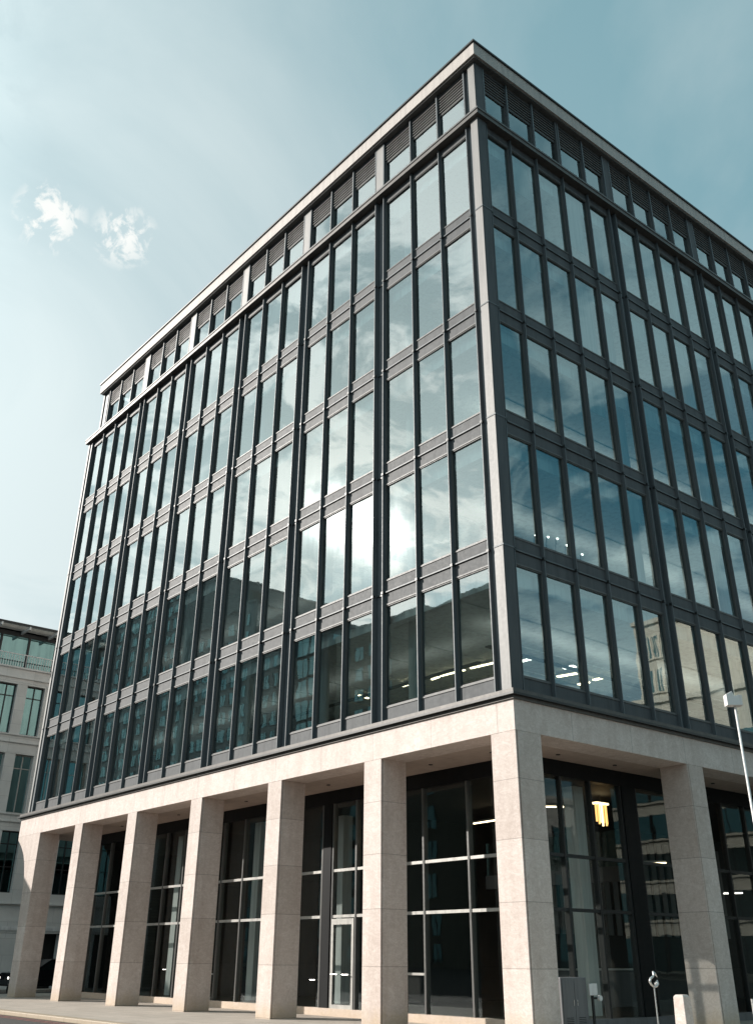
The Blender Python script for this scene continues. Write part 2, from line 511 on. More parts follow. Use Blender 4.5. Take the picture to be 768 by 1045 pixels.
# floors and ceilings, core, columns, blinds
for k, z in enumerate(ZL):
    mb = MB()
    zz = z if k else 7.42
    mb.box(-30.55, -.32, .32, YR - .35, zz - .38 if k else 7.0, zz + .10, 'carpet')
    mb.box(-30.55, -.32, .32, YR - .35, zz - .43 if k else 6.95, (zz - .383) if k else 6.997, 'ceiling')
    if k: 
        for i in range(14):    # ceiling battens seen through the glass
            xb = -1.2 - i * 2.0
            mb.box(xb - .06, xb + .06, .6, YR - .6, zz - .47, zz - .432, 'ceiling')
    mb.build('floor_slab', B)
    if k:
        mb = MB()
        for sd, u0, u1 in (('L', -30.4, -.62), ('R', .62, YR - .6)):
            fb(mb, sd, u0, u1, -.50, -.44, zz - .86, zz - .431, 'ceiling')
            fb(mb, sd, u0, u1, -.62, -.50, zz - .86, zz - .82, 'ceiling')
        mb.build('blind_box', B)
def added_fill_lamp(x0, x1, y0, y1, z, w):  # added fill lamp with made-up housing, brightens the offices behind the glass
    mb = MB(); mb.box(x0 - .02, x1 + .02, y0 - .02, y1 + .02, z - .06, z - .012, 'frame')
    o = mb.build('added_fill_lamp', B)
    ld = bpy.data.lights.new('fill_uplight', 'AREA'); ld.shape = 'RECTANGLE'; ld.size = x1 - x0; ld.size_y = y1 - y0; ld.energy = w; ld.color = (1, .95, .86)
    lo = bpy.data.objects.new('fill_uplight', ld); COL.objects.link(lo); lo.parent = o
    lo.location = ((x0 + x1) / 2, (y0 + y1) / 2, z); lo.rotation_euler = (math.pi, 0, 0)
for k in range(6):
    zc = (ZL[k + 1] if k < 5 else 30.15) - .45 - .75
    added_fill_lamp(-4.1, -3.95, 3.4, 26, zc, UPW); added_fill_lamp(-29, -5.5, 4.4, 4.55, zc, UPW * .45)
mb = MB(); mb.box(-24, -7.5, 8, 24, 7.53, 30.1, 'core'); mb.build('core_wall', B)
for k in range(5):
    z0 = (ZL[k] if k else 7.42) + .102; z1 = ZL[k + 1] - .45
    for (x, y) in [(-.98, 1.0), (-5.2, 1.5), (-9.96, 1.5), (-14.8, 1.5), (-19.6, 1.5), (-24.4, 1.5), (-1.0, 7.3), (-1.35, 13.0), (-1.35, 18.7)]:
        mb = MB(); mb.tube([(x, y, z0), (x, y, z1)], .24, 'column', 16); mb.build('interior_column', B, smooth=False)
# roller blinds, part way down behind some windows
bl = [('L', 1, 4, 0, .55), ('L', 2, 4, 1, .35), ('L', 0, 3, 2, .5), ('L', 3, 2, 1, .45), ('L', 0, 4, 0, .3), ('R', 0, 4, 3, .8), ('R', 0, 3, 3, .9), ('R', 0, 2, 3, .45),
      ('R', 0, 4, 1, .5), ('R', 0, 3, 1, .35), ('R', 1, 3, 2, .3), ('R', 1, 4, 1, .5), ('R', 1, 2, 3, .3), ('R', 0, 1, 4, .3), ('R', 1, 3, 0, .3), ('R', 1, 3, 1, .3), ('R', 2, 3, 0, .6), ('R', 1, 2, 0, .25), ('R', 0, 2, 4, .2), ('L', 1, 3, 0, .3), ('L', 0, 2, 0, .2), ('L', 2, 4, 2, .4), ('L', 4, 3, 1, .6), ('L', 5, 3, 2, .5)]
for side, bi, k, wi, fr in bl:
    us = sorted(runs(side)[bi]); a, b = us[wi], us[wi + 1]
    z1 = (ZL[k + 1] - .46); z0 = z1 - 3 * fr
    mb = MB(); fb(mb, side, a + .08, b - .08, -.40, -.385, z0, z1, 'blind'); mb.build('blind', B)

# stone frame: pillars, lintel band, soffit
def quirk_rect(x0, x1, y0, y1, corners):
    # rectangle outline with a small rebate at the given corners
    q = .035
    pts = []
    for (x, y, sx, sy, nm) in ((x0, y0, 1, 1, 'sw'), (x1, y0, -1, 1, 'se'), (x1, y1, -1, -1, 'ne'), (x0, y1, 1, -1, 'nw')):
        if nm in corners:
            a = (x, y + sy * q * 2.0); bb = (x + sx * q, y + sy * q * 2.0); cc = (x + sx * q, y + sy * q); d = (x + sx*q*0, y + sy * q)
            seq = [(x, y + sy*q*2), (x + sx*q, y + sy*q*2), (x + sx*q, y + sy*q), (x, y + sy*q), (x, y)]
            if nm in ('se', 'nw'): seq = seq[::-1]
            # order: travel counter-clockwise
            pts += seq if nm in ('sw', 'ne') else seq
        else: pts.append((x, y))
    return pts
def pillar(x0, x1, y0, y1, corners=('se',), z1=6.357):
    mb = MB(); pts = quirk_rect(x0, x1, y0, y1, corners)
    mb.prism([(p[0], p[1], -.02) for p in pts], (0, 0, z1 + .02), 'pillar_stone')
    return mb.build('pillar', B, bevel=.006)
pillar(-.60, .21, -.21, .69)
for cc in c: pillar(cc - .37, cc + .37, -.21, .69)
yp = 7.085
for k in range(4):
    pillar(-.69, .21, yp - .375, yp + .375); yp += 5.69
# end pillar with the corbelled head
mb = MB()
prof = [(-28.42, -.02), (-28.42, 6.357), (-30.95, 6.357), (-30.93, 6.22), (-30.75, 6.12), (-30.35, 5.86), (-30.0, 5.55), (-29.75, 5.2), (-29.55, 4.75), (-29.45, 4.2), (-29.38, 3.6), (-29.28, 2.2), (-29.22, -.02)]
mb.prism([(x, -.21, z) for x, z in prof], (0, .9, 0), 'pillar_stone')
mb.build('pillar', B, bevel=.006)
mb = MB(); mb.box(-30.95, .21, -.21, .69, 6.36, 7.10, 'band_stone_x'); mb.build('lintel_band', B, bevel=.006)
mb = MB(); mb.box(-.69, .2101, .6901, YR, 6.36, 7.10, 'band_stone_y'); mb.build('lintel_band', B, bevel=.004)
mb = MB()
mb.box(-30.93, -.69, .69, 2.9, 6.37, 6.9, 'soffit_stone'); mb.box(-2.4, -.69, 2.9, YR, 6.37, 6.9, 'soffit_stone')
for i in range(13):
    xx = -2.2 - i * 2.4
    mb.tube([(xx, 1.45, 6.35), (xx, 1.45, 6.372)], .06, 'dark', 10)
for i in range(11):
    yy = 3 + i * 2.4
    mb.tube([(-1.25, yy, 6.35), (-1.25, yy, 6.372)], .06, 'dark', 10)
mb.build('soffit', B)

# ground floor glazing: left front at y=2.35, side front at x=-1.88
GY, GX = 2.35, -1.88
GEND = -30.0
def gl(mb, side, u0, u1, t0, t1, z0, z1, m):      # t = outward from the glazing plane
    if side == 'L': mb.box(u0, u1, GY - t1, GY - t0, z0, z1, m)
    else: mb.box(GX + t0, GX + t1, u0, u1, z0, z1, m)
def shop_bay(side, us, door=None, closed=()):
    # us: sorted mullion positions
    base_z = .20
    mb = MB()
    for u in us[1:]: gl(mb, side, u - .035, u + .035, -.10, .07, base_z, 5.95, 'shopframe' if side == 'L' else 'dark')
    for a, b in zip(us[:-1], us[1:]):
        for z in (2.65, 3.95):
            gl(mb, side, a + .035, b - .035, -.08, .05, z - .04, z + .04, 'doorframe' if side == 'L' else 'dark')
    gl(mb, side, us[0], us[-1], -.12, .08, 5.952, 6.368, 'black')
    fr = mb.build('glazed_screen', B)
    for a, b in zip(us[:-1], us[1:]):
        for z0, z1 in ((base_z, 2.61), (2.69, 3.91), (3.99, 5.95)):
            if door and z0 == base_z and abs(a - door) < .02: continue
            m2 = MB()
            z1b = z1; j = [random.uniform(-.002, .002) for _ in range(3)]
            pts = [(a + .035, j[0], z0), (b - .035, j[1], z0), (b - .035, j[2], z1b), (a + .035, j[0] - j[1] + j[2], z1b)]
            m2.poly([((u, GY - t, z) if side == 'L' else (GX + t, u, z)) for u, t, z in pts], 'shopglass')
            m2.build('pane', fr)
    return fr
mb = MB()
mb.box(GEND, GX + .12, GY - .14, GY + .15, -.02, .198, 'sill_stone'); mb.box(GX - .15, GX + .12, GY + .15, YR, -.02, .198, 'cabinet')
mb.build('sill', B)
bayL = [
    [-5.16, -4.07, -2.93, GX], [-9.96, -8.98, -7.4, -5.92, -5.161], [-14.76, -13.4, -12.0, -10.70, -10.18, -9.01, -8.981][:6] + [-8.98],
]
bayL = [
    [-5.90, -4.07, -2.93, GX],
    [-9.00, -7.45, -5.90],
    [-13.9, -12.3, -10.74, -10.18, -9.00],
    [-18.3, -16.9, -15.48, -13.9],
    [-22.9, -21.30, -19.8, -18.3],
    [-27.6, -26.36, -24.8, -22.9],
    [GEND, -28.8, -27.6],
]
for us in bayL: shop_bay('L', us, door=-10.18 if abs(us[0] + 13.9) < .01 else None)
yR = [GY, 3.66, 4.92, 6.25, 6.95]
bayR = [yR, [6.95, 8.6, 10.0, 11.35], [11.35, 12.65, 13.95, 15.25, 16.6], [16.6, 18, 19.4, 20.8, 22.2], [22.2, 23.6, 25, 26.4, 28, YR - .3]]
for us in bayR: shop_bay('R', us)
# wide dark jamb beside the door and beside the entrance
mb = MB(); mb.box(-10.66, -10.24, GY - .10, GY + .10, .2, 5.95, 'black'); mb.build('jamb_panel', B)
mb = MB(); mb.box(GX - .10, GX + .10, 6.29, 6.91, .2, 5.95, 'black'); mb.build('jamb_panel', B)
# mid rail in the corner bay
mb = MB(); mb.box(-6.9, -5.94, GY - .06, GY + .03, 1.11, 1.17, 'doorframe'); mb.build('rail', B)
# door
mb = MB()
a, b = -10.14, -9.04
mb.box(a, a + .10, GY - .09, GY - .02, .06, 2.58, 'doorframe'); mb.box(b - .10, b, GY - .09, GY - .02, .06, 2.58, 'doorframe')
mb.box(a + .10, b - .10, GY - .09, GY - .02, 2.42, 2.58, 'doorframe'); mb.box(a + .10, b - .10, GY - .09, GY - .02, .06, .30, 'doorframe')
door = mb.build('door', B)
mb = MB(); mb.poly([(a + .1, GY - .055, .30), (b - .1, GY - .055, .30), (b - .1, GY - .055, 2.42), (a + .1, GY - .055, 2.42)], 'shopglass'); mb.build('pane', door)
for xa in (a + .13, b - .43):
    mb = MB(); mb.tube([(xa, GY - .16, 1.08), (xa + .30, GY - .16, 1.08)], .018, 'steel', 8)
    mb.tube([(xa + .04, GY - .16, 1.08), (xa + .04, GY - .09, 1.08)], .012, 'steel', 8); mb.tube([(xa + .26, GY - .16, 1.08), (xa + .26, GY - .09, 1.08)], .012, 'steel', 8)
    mb.build('handle', door)
# small bright pulls on the other screens
for xx, zz in ((-10.98, .92), (-17.0, 1.0), (-20.35, 1.1)):
    mb = MB(); mb.tube([(xx - .13, GY - .13, zz), (xx + .13, GY - .13, zz)], .018, 'steel', 8); mb.tube([(xx, GY - .13, zz), (xx, GY - .04, zz)], .012, 'steel', 8); mb.build('handle', B)
# end return of the ground floor
mb = MB(); mb.box(GEND - .15, GEND, GY + .16, YR - .3, 0, 6.36, 'gdark'); mb.build('end_wall', B)

# lobby interior
mb = MB(); mb.box(GEND, GX - .16, GY + .16, YR - .3, -.02, .195, 'gfloor'); mb.build('lobby_floor', B)
mb = MB(); mb.box(GEND + .01, GX - .16, GY + .16, YR - .35, 6.0, 6.06, 'gdark'); mb.build('lobby_ceiling', B)
mb = MB()
mb.box(-29.9, -11.5, 7.5, 7.8, .2, 6.0, 'gdark'); mb.box(-11.8, -11.5, 7.8, 14, .2, 6.0, 'gdark')
mb.box(-13, -8.8, 17, 17.3, .2, 6.0, 'gdark'); mb.box(-8.9, -8.6, 9.5, YR - 1, .2, 6.0, 'gdark')
mb.box(-20.2, -20.0, 2.7, 7.5, .2, 6.0, 'gdark')
mb.build('lobby_wall', B)
for (x, y) in [(-4.4, 4.4), (-16.2, 3.5), (-12.6, 4.6), (-3.0, 5.6), (-3.4, 12.2), (-22.2, 3.6), (-27.0, 3.6), (-3.4, 18)]:
    mb = MB(); mb.box(x - .2, x + .2, y - .2, y + .2, .2, 5.99, 'column'); mb.build('interior_column', B)

rd = empty('reception_desk', 'long dark reception desk with pale top behind the lobby glass', 'desk')
mb = MB(); mb.box(-6.6, -5.9, 8.2, 12.0, .2, 1.22, 'cabinet'); mb.build('counter', rd, bevel=.01)
mb = MB(); mb.box(-6.7, -5.8, 8.1, 12.1, 1.22, 1.27, 'white'); mb.build('worktop', rd, bevel=.005)
mb = MB()
for i in range(24): mb.box(-8.58, -8.50, 9.6 + i * .5, 9.9 + i * .5, 2.3, 5.6, 'louver')
mb.build('wall_slats', B)
mb = MB(); mb.box(-8.4, -2.6, 7.3, 7.5, 3.55, 3.95, 'cabinet'); mb.box(-8.4, -2.6, 7.39, 7.42, 3.95, 4.95, 'shopglass'); mb.build('gallery_edge', B)

# ================================================================== lamps inside
def strip(p, q, z, label, m='lamp', w=.05, group='strip lamps under the first floor ceiling'):
    d = (Vector((q[0], q[1], 0)) - Vector((p[0], p[1], 0))).normalized(); n = Vector((-d.y, d.x, 0)) * w
    P = Vector((p[0], p[1], z)); Q = Vector((q[0], q[1], z))
    root = empty('strip_lamp', label, 'lamp', group=group)
    mb = MB(); mb.prism([P + n, Q + n, Q - n, P - n], (0, 0, -.03), m); mb.build('diffuser', root)
    mb = MB(); n2 = n * 1.25; mb.prism([P + n2 + Vector((0, 0, .005)), Q + n2 + Vector((0, 0, .005)), Q - n2 + Vector((0, 0, .005)), P - n2 + Vector((0, 0, .005))], (0, 0, .05), 'white'); mb.build('housing', root)
strip((-13.6, 5.95), (-13.75, 6.55), 10.7, 'short warm strip lamp inside first floor window just left of the second pillar')
strip((-11.42, 6.33), (-10.5, 6.32), 10.7, 'warm strip lamp inside first window right of the second pillar, first floor')
strip((-9.95, 6.5), (-9.5, 6.45), 10.7, 'small bright strip lamp at left edge of middle window of corner bay', 'lamp')
strip((-9.35, 6.40), (-8.2, 6.50), 10.7, 'long warm strip lamp crossing middle window of corner bay, first floor')
strip((-7.9, 6.5), (-6.6, 6.65), 10.7, 'warm strip lamp in the window nearest the building corner, long front')
strip((-6.1, 7.2), (-5.6, 7.25), 10.7, 'short lamp low in first window round the corner on the side front', 'lampw', .08)
strip((-5.75, 9.0), (-5.3, 9.1), 10.7, 'bright lamp in second window round the corner, upper of the pair', 'lampw', .12)
strip((-6.66, 9.72), (-5.9, 9.9), 10.7, 'warm strip lamp below the bright lamp in second window round the corner', 'lamp', .08)
strip((-6.9, 11.2), (-6.4, 11.2), 10.7, 'short lamp in third window round the corner, left end', 'lamp', .08)
strip((-6.1, 11.1), (-5.6, 11.1), 10.7, 'short lamp in third window round the corner, right end', 'lamp', .08)
GG = 'strip lamps in the ground floor lobby'
strip((-8.6, 7.05), (-7.45, 6.95), 5.6, 'thin warm strip lamp behind lobby glass left of the corner pillar', 'lamp', .03, GG)
strip((-4.3, 5.7), (-3.9, 6.2), 5.6, 'thin warm strip lamp behind lobby glass just right of the corner pillar', 'lamp', .03, GG)
strip((-4.6, 13.9), (-4.0, 13.9), 3.6, 'white strip lamp behind lobby glass right of the second side pillar', 'lampw', .05, GG)
strip((-4.6, 15.2), (-4.0, 15.4), 3.6, 'white strip lamp in the lobby at the right edge of the view', 'lampw', .05, GG)
strip((-4.6, 10.4), (-3.8, 10.9), 4.3, 'warm strip lamp behind lobby glass left of the second side pillar', 'lamp', .03, GG)
# pendant
pd = empty('pendant_lamp', 'glowing amber pendant lamp of hanging tubes inside the lobby', 'lamp')
mb = MB()
for i, (y, zb, m) in enumerate([(7.22, 5.22, 'amber'), (7.30, 5.15, 'amber'), (7.38, 5.20, 'amberw'), (7.46, 5.10, 'amberw'), (7.55, 5.2, 'amber'), (7.63, 5.12, 'amber'), (7.70, 5.17, 'amber')]):
    mb.tube([(-3.5 + .03 * (i % 2), y, zb), (-3.5 + .03 * (i % 2), y, 5.72)], .030, m, 8)
mb.build('lamp_tubes', pd)
mb = MB(); mb.box(-3.6, -3.4, 7.18, 7.74, 5.72, 5.78, 'amberw'); mb.build('lamp_head', pd)
mb = MB(); mb.tube([(-3.5, 7.46, 5.78), (-3.5, 7.46, 6.0)], .015, 'dark', 6); mb.build('stem', pd)
# spot lamps on the second floor behind the side front
for i, (y, z, nm) in enumerate([(2.45, 12.5, 'first window round the corner'), (3.0, 12.6, 'left side of the second window round the corner'), (3.42, 12.66, 'middle of the second window round the corner'), (3.84, 12.56, 'right side of the second window round the corner'), (4.53, 12.44, 'left edge of the third window round the corner')]):
    s = empty('desk_spotlight', 'tiny white spot lamp on second floor, ' + nm, 'lamp', group='spot lamps on the second floor')
    mb = MB(); mb.tube([(-1.0, y, z), (-.97, y + .05, z - .02)], [.015, .035], 'lampw', 8); mb.build('lamp_head', s)
    mb = MB(); mb.tube([(-1.02, y, z - .015), (-1.15, y, 11.37)], .012, 'dark', 6); mb.build('stem', s)

# ================================================================== street things
# cabinet between corner pillar and lobby glass
cb = empty('equipment_cabinet', 'dark grey metal cabinet standing between the corner pillar and lobby glass', 'cabinet')
mb = MB(); mb.box(-.95, -.50, 1.56, 2.46, .06, 1.15, 'cabinet'); mb.build('cabinet_body', cb, bevel=.012)
for ya, yb in ((1.60, 1.995), (2.015, 2.42)):
    mb = MB(); mb.box(-.502, -.488, ya, yb, .11, 1.10, 'cabinet')
    for i in range(5): mb.box(-.488, -.484, ya + .08, yb - .08, .20 + i * .035, .212 + i * .035, 'black')
    d_ = mb.build('door', cb, bevel=.004)
    mb = MB(); mb.tube([(-.47, yb - .05 if ya < 1.7 else ya + .05, .58), (-.47, yb - .05 if ya < 1.7 else ya + .05, .70)], .009, 'steel', 8); mb.build('handle', d_)
mb = MB(); mb.box(-.90, -.55, 1.62, 2.40, 0, .06, 'dark'); mb.build('plinth', cb)
nt_ = empty('wall_intercom', 'small white panel with round white button beside the grey cabinet', 'intercom')
mb = MB(); mb.box(-.49, -.45, 2.50, 2.78, .78, 1.02, 'white'); mb.build('panel', nt_, bevel=.006)
mb = MB(); mb.tube([(-.49, 2.86, .72), (-.43, 2.86, .72)], .06, 'white', 14); mb.build('button', nt_)
mb = MB(); mb.box(-.53, -.49, 2.62, 2.68, 0, .95, 'dark'); mb.box(-.53, -.49, 2.68, 2.90, .70, .74, 'dark'); mb.build('stem', nt_)

# street lamp
lx, ly = 5.0, 1.5
lp = empty('street_lamp', 'tall thin steel lamp post with a white box head at the right edge', 'street lamp')
mb = MB(); mb.tube([(lx, ly, 0), (lx, ly, .9), (lx, ly, 6.35)], [.05, .032, .024], 'white', 14); mb.build('pole', lp, smooth=True)
mb = MB()
h = CR.copy(); h.z = 0; h.normalize(); n_ = Vector((-h.y, h.x, 0))
Pc = Vector((lx, ly, 6.33))
outl = [(a * .85, b * .9) for a, b in [(-.22, 0), (.17, 0), (.17, .24), (.10, .25), (-.01, .22), (-.06, .34), (-.22, .26)]]
mb.prism([Pc + h * u + Vector((0, 0, w)) - n_ * .1 for u, w in outl], n_ * .2, 'white'); mb.build('lamp_head', lp, bevel=.01)
mb = MB(); mb.tube([(lx, ly, 0), (lx, ly, .03)], .15, 'steel', 16); mb.build('base_plate', lp)

# steel post with an open twisted ribbon finial
def px(u, v, X0):
    d = CF + CR * (u - 384) / 975.97 - CU * (v - 460.9) / 975.97
    return CAM + d * ((X0 - CAM.x) / d.x)
fs = empty('ribbon_post', 'slim steel post topped by an open twisted ribbon loop', 'post')
z12 = lambda a, b: px(640 + a / 12.3, 960 + b / 12.3, 5.0)
top = z12(335, 590)
mb = MB(); mb.tube([(top.x, top.y, 0), (top.x, top.y, top.z)], .012, 'steel', 10); mb.build('pole', fs)
mb = MB(); mb.tube([z12(335, 590), z12(300, 555), z12(280, 515), z12(288, 480), z12(318, 455), z12(330, 430), z12(318, 392)], [.012, .018, .02, .02, .017, .02, .014], 'steel', 8)
mb.tube([z12(318, 392), z12(345, 420), z12(372, 460)], [.014, .018, .006], 'steel', 8)
mb.tube([z12(335, 590), z12(362, 575), z12(380, 545), z12(372, 505), z12(350, 535), z12(345, 570)], [.012, .02, .022, .014, .01, .01], 'steel', 8)
mb.build('finial', fs, smooth=True)
mb = MB(); mb.tube([(top.x, top.y, 0), (top.x, top.y, .02)], .11, 'steel', 16); mb.build('base_plate', fs)

def bollard(x, y, h_, w, label):
    mb = MB(); n = len(mb.v)
    s = .8
    pts = [(-1, -1), (1, -1), (1, 1), (-1, 1)]
    mb.v += [(x + a * w, y + b * w, -.01) for a, b in pts] + [(x + a * w * s, y + b * w * s, h_ - .03) for a, b in pts] + [(x + a * w * s * .7, y + b * w * s * .7, h_) for a, b in pts]
    i = mb.mi('sill_stone')
    for k in range(2):
        for j in range(4):
            q = (j + 1) % 4; mb.f.append((k*4 + j, k*4 + q, k*4 + 4 + q, k*4 + 4 + j)); mb.m.append(i)
    mb.f.append((8, 9, 10, 11)); mb.m.append(i); mb.f.append((3, 2, 1, 0)); mb.m.append(i)
    return tag(mb.build('stone_bollard', bevel=.01), label, 'bollard')
bollard(5.0, -1.72, 1.0, .125, 'cream stone bollard standing left of the second side pillar')
mb = MB(); mb.tube([(5, .42, 0), (5, .42, .90)], .03, 'steel', 12); mb.tube([(5, .42, 0), (5, .42, .02)], .08, 'steel', 12)
tag(mb.build('steel_post'), 'short thin steel post at the bottom right corner', 'post')

# parked car in the side street
def car(x, y):
    t = empty('parked_car', 'black parked car in the side street left of the end pillar', 'car')
    prof = [(0, .35), (0, .78), (.12, .92), (1.15, 1.02), (1.95, 1.52), (3.4, 1.56), (4.15, 1.08), (4.5, 1.0), (4.55, .5), (4.5, .35)]
    mb = MB(); mb.prism([(x + .05, y + a, b) for a, b in prof if True], (1.7, 0, 0), 'carpaint'); mb.build('body', t, bevel=.06)
    mb = MB()
    for xx in (x + .045, x + 1.752): mb.prism([(xx, y + 1.35, 1.04), (xx, y + 2.0, 1.44), (xx, y + 3.3, 1.47), (xx, y + 3.95, 1.08)], (.004, 0, 0), 'farglass')
    mb.build('side_window', t)
    for wy in (y + .85, y + 3.65):
        for xx in (x + .02, x + 1.58):
            mb = MB(); mb.tube([(xx, wy, .20), (xx + .2, wy, .20)], .32, 'rubber', 24); w = mb.build('wheel', t)
            mb = MB(); mb.tube([(xx - .006, wy, .20), (xx + .206, wy, .20)], .2, 'steel', 18); mb.build('rim', w)
    for xx in (x + .2, x + 1.35):
        mb = MB(); mb.tube([(xx + .12, y - .02, .70), (xx + .12, y + .05, .70)], .05, 'lampw', 14); mb.build('headlight', t)
    mb = MB(); mb.box(x + .45, x + 1.35, y - .015, y + .02, .42, .62, 'dark'); mb.build('grille', t)
    for o in bpy.data.objects:
        if o.parent == t or (o.parent and o.parent.parent == t): 
            if o.parent == t: o.location.z = -.12 * 1.0 
    return t
car(-37.2, 2.2)

# ================================================================== neighbour across the side street
def neighbour():
    NX = -40.0
    t = empty('stone_office_building', 'grey stone building with tall dark windows and glazed top floor, left of the glass block', 'building')
    Y0, Y1 = -6.9, 19.5
    fl = [(3.30, None), (4.50, 7.62), (8.52, 11.66), (12.72, 15.52)]
    ww, pitch, s0 = 1.05, 1.65, 2.17 - 5 * 1.65
    n = int((Y1 - s0) / pitch)
    mb = MB()
    bands = [(4.02, 4.52), (7.60, 8.52), (11.64, 12.72), (15.50, 16.50), (2.6, 3.25)]
    for z0, z1 in bands: mb.box(NX - .5, NX, Y0, Y1, z0, z1, 'nb_stone')
    mb.box(NX - .5, NX - .06, Y0, Y1, 3.25, 4.02, 'nb_stone')
    zz = [(4.52, 7.60), (8.52, 11.64), (12.72, 15.50)]
    prev = Y0
    for i in range(n + 1):
        a = s0 + i * pitch if i < n else Y1
        for z0, z1 in zz: mb.box(NX - .5, NX - .012, prev, a, z0, z1, 'nb_stone')
        prev = a + ww
    for z in (4.04, 8.12, 8.5, 12.30, 12.70, 15.9, 16.45): mb.box(NX - .002, NX + .07, Y0 - .07, Y1, z - .07, z, 'nb_stone')
    mb.build('wall', t)
    mb = MB(); mb.box(NX - 12, NX - .5, Y0, Y0 + .4, -.3, 16.5, 'nb_stone'); mb.box(NX - 12, NX - .5, Y1 - .4, Y1, -.3, 16.5, 'nb_stone')
    mb.box(NX - 12.4, NX - 12, Y0, Y1, -.3, 16.5, 'nb_stone'); mb.build('side_wall', t)
    mb = MB(); mb.box(NX - 12, NX - .9, Y0 + .4, Y1 - .4, 3.0, 16.3, 'dark'); mb.build('interior', t)
    for i in range(n):
        a = s0 + i * pitch
        for f, (z0, z1) in enumerate(zz):
            mb = MB(); fr = 'dark' if f else 'white'
            if f == 2: fr = 'dark'
            if f == 1: fr = 'doorframe'
            if f == 0: fr = 'dark'
            x0, x1 = NX - .34, NX - .26
            mb.box(x0, x1, a, a + .05, z0, z1, fr); mb.box(x0, x1, a + ww - .05, a + ww, z0, z1, fr)
            mb.box(x0, x1, a + .05, a + ww - .05, z0, z0 + .06, fr); mb.box(x0, x1, a + .05, a + ww - .05, z1 - .06, z1, fr)
            mb.box(x0, x1 + .01, a + ww/2 - .03, a + ww/2 + .03, z0 + .06, z1 - .06, fr)
            tz = {0: (5.8, 6.95), 1: (10.9,), 2: (14.84,)}[f]
            for z in tz: mb.box(x0, x1 - .005, a + .05, a + ww - .05, z - .025, z + .025, fr)
            w = mb.build('window', t)
            j = [random.uniform(-.004, .004) for _ in range(3)]
            mb = MB(); mb.poly([(NX - .30 + j[0], a + .05, z0 + .06), (NX - .30 + j[1], a + ww - .05, z0 + .06), (NX - .30 + j[2], a + ww - .05, z1 - .06), (NX - .30 + j[0] - j[1] + j[2], a + .05, z1 - .06)], 'farglass')
            mb.build('pane', w)
    # glazed top floor, set back, with balustrade and slatted canopy
    mb = MB(); mb.box(NX - 12, NX - 1.4, Y0 + .5, Y1 - .5, 16.5, 18.9, 'dark'); mb.build('roof_storey', t)
    mb = MB()
    yy = Y0 + .6
    while yy < Y1 - .6:
        mb.poly([(NX - .9, yy + .06, 16.6), (NX - .9, yy + 1.62, 16.6), (NX - .9, yy + 1.62, 18.5), (NX - .9, yy + .06, 18.5)], 'farglass')
        mb.box(NX - .98, NX - .82, yy - .06, yy + .06, 16.5, 18.6, 'dark')
        yy += 1.68
    mb.box(NX - .98, NX - .84, Y0 + .5, Y1 - .5, 18.5, 18.75, 'dark')
    mb.build('glazed_screen', t)
    mb = MB()
    mb.box(NX - .12, NX - .08, Y0 + .2, Y1 - .2, 17.22, 17.27, 'white')
    yy = Y0 + .2
    while yy < Y1 - .2: mb.box(NX - .115, NX - .085, yy, yy + .025, 16.5, 17.22, 'white'); yy += .15
    mb.build('balustrade', t)
    mb = MB()
    for i in range(6): mb.box(NX - .75 + i * .2, NX - .65 + i * .2, Y0, Y1, 18.80, 18.86, 'doorframe')
    yy = Y0
    while yy < Y1: mb.box(NX - 1.3, NX + .5, yy, yy + .10, 18.62, 18.795, 'white'); yy += 1.68
    mb.box(NX + .45, NX + .50, Y0, Y1, 18.80, 18.92, 'dark')
    mb.box(NX - 12.4, NX - .8, Y0, Y1, 18.9, 19.15, 'dark')
    mb.build('roof_canopy', t)
    # ground floor
    mb = MB()
    mb.box(NX - .9, NX - .7, Y0, Y1, -.3, 2.6, 'gdark')
    yy = Y0
    while yy < Y1: mb.box(NX - .5, NX, yy, yy + .9, -.3, 2.58, 'nb_stone'); yy += 3.3
    mb.box(NX - .3, NX + .04, Y0, Y1, 2.72, 2.90, 'white')
    mb.build('ground_floor_wall', t)
    return t
neighbour()

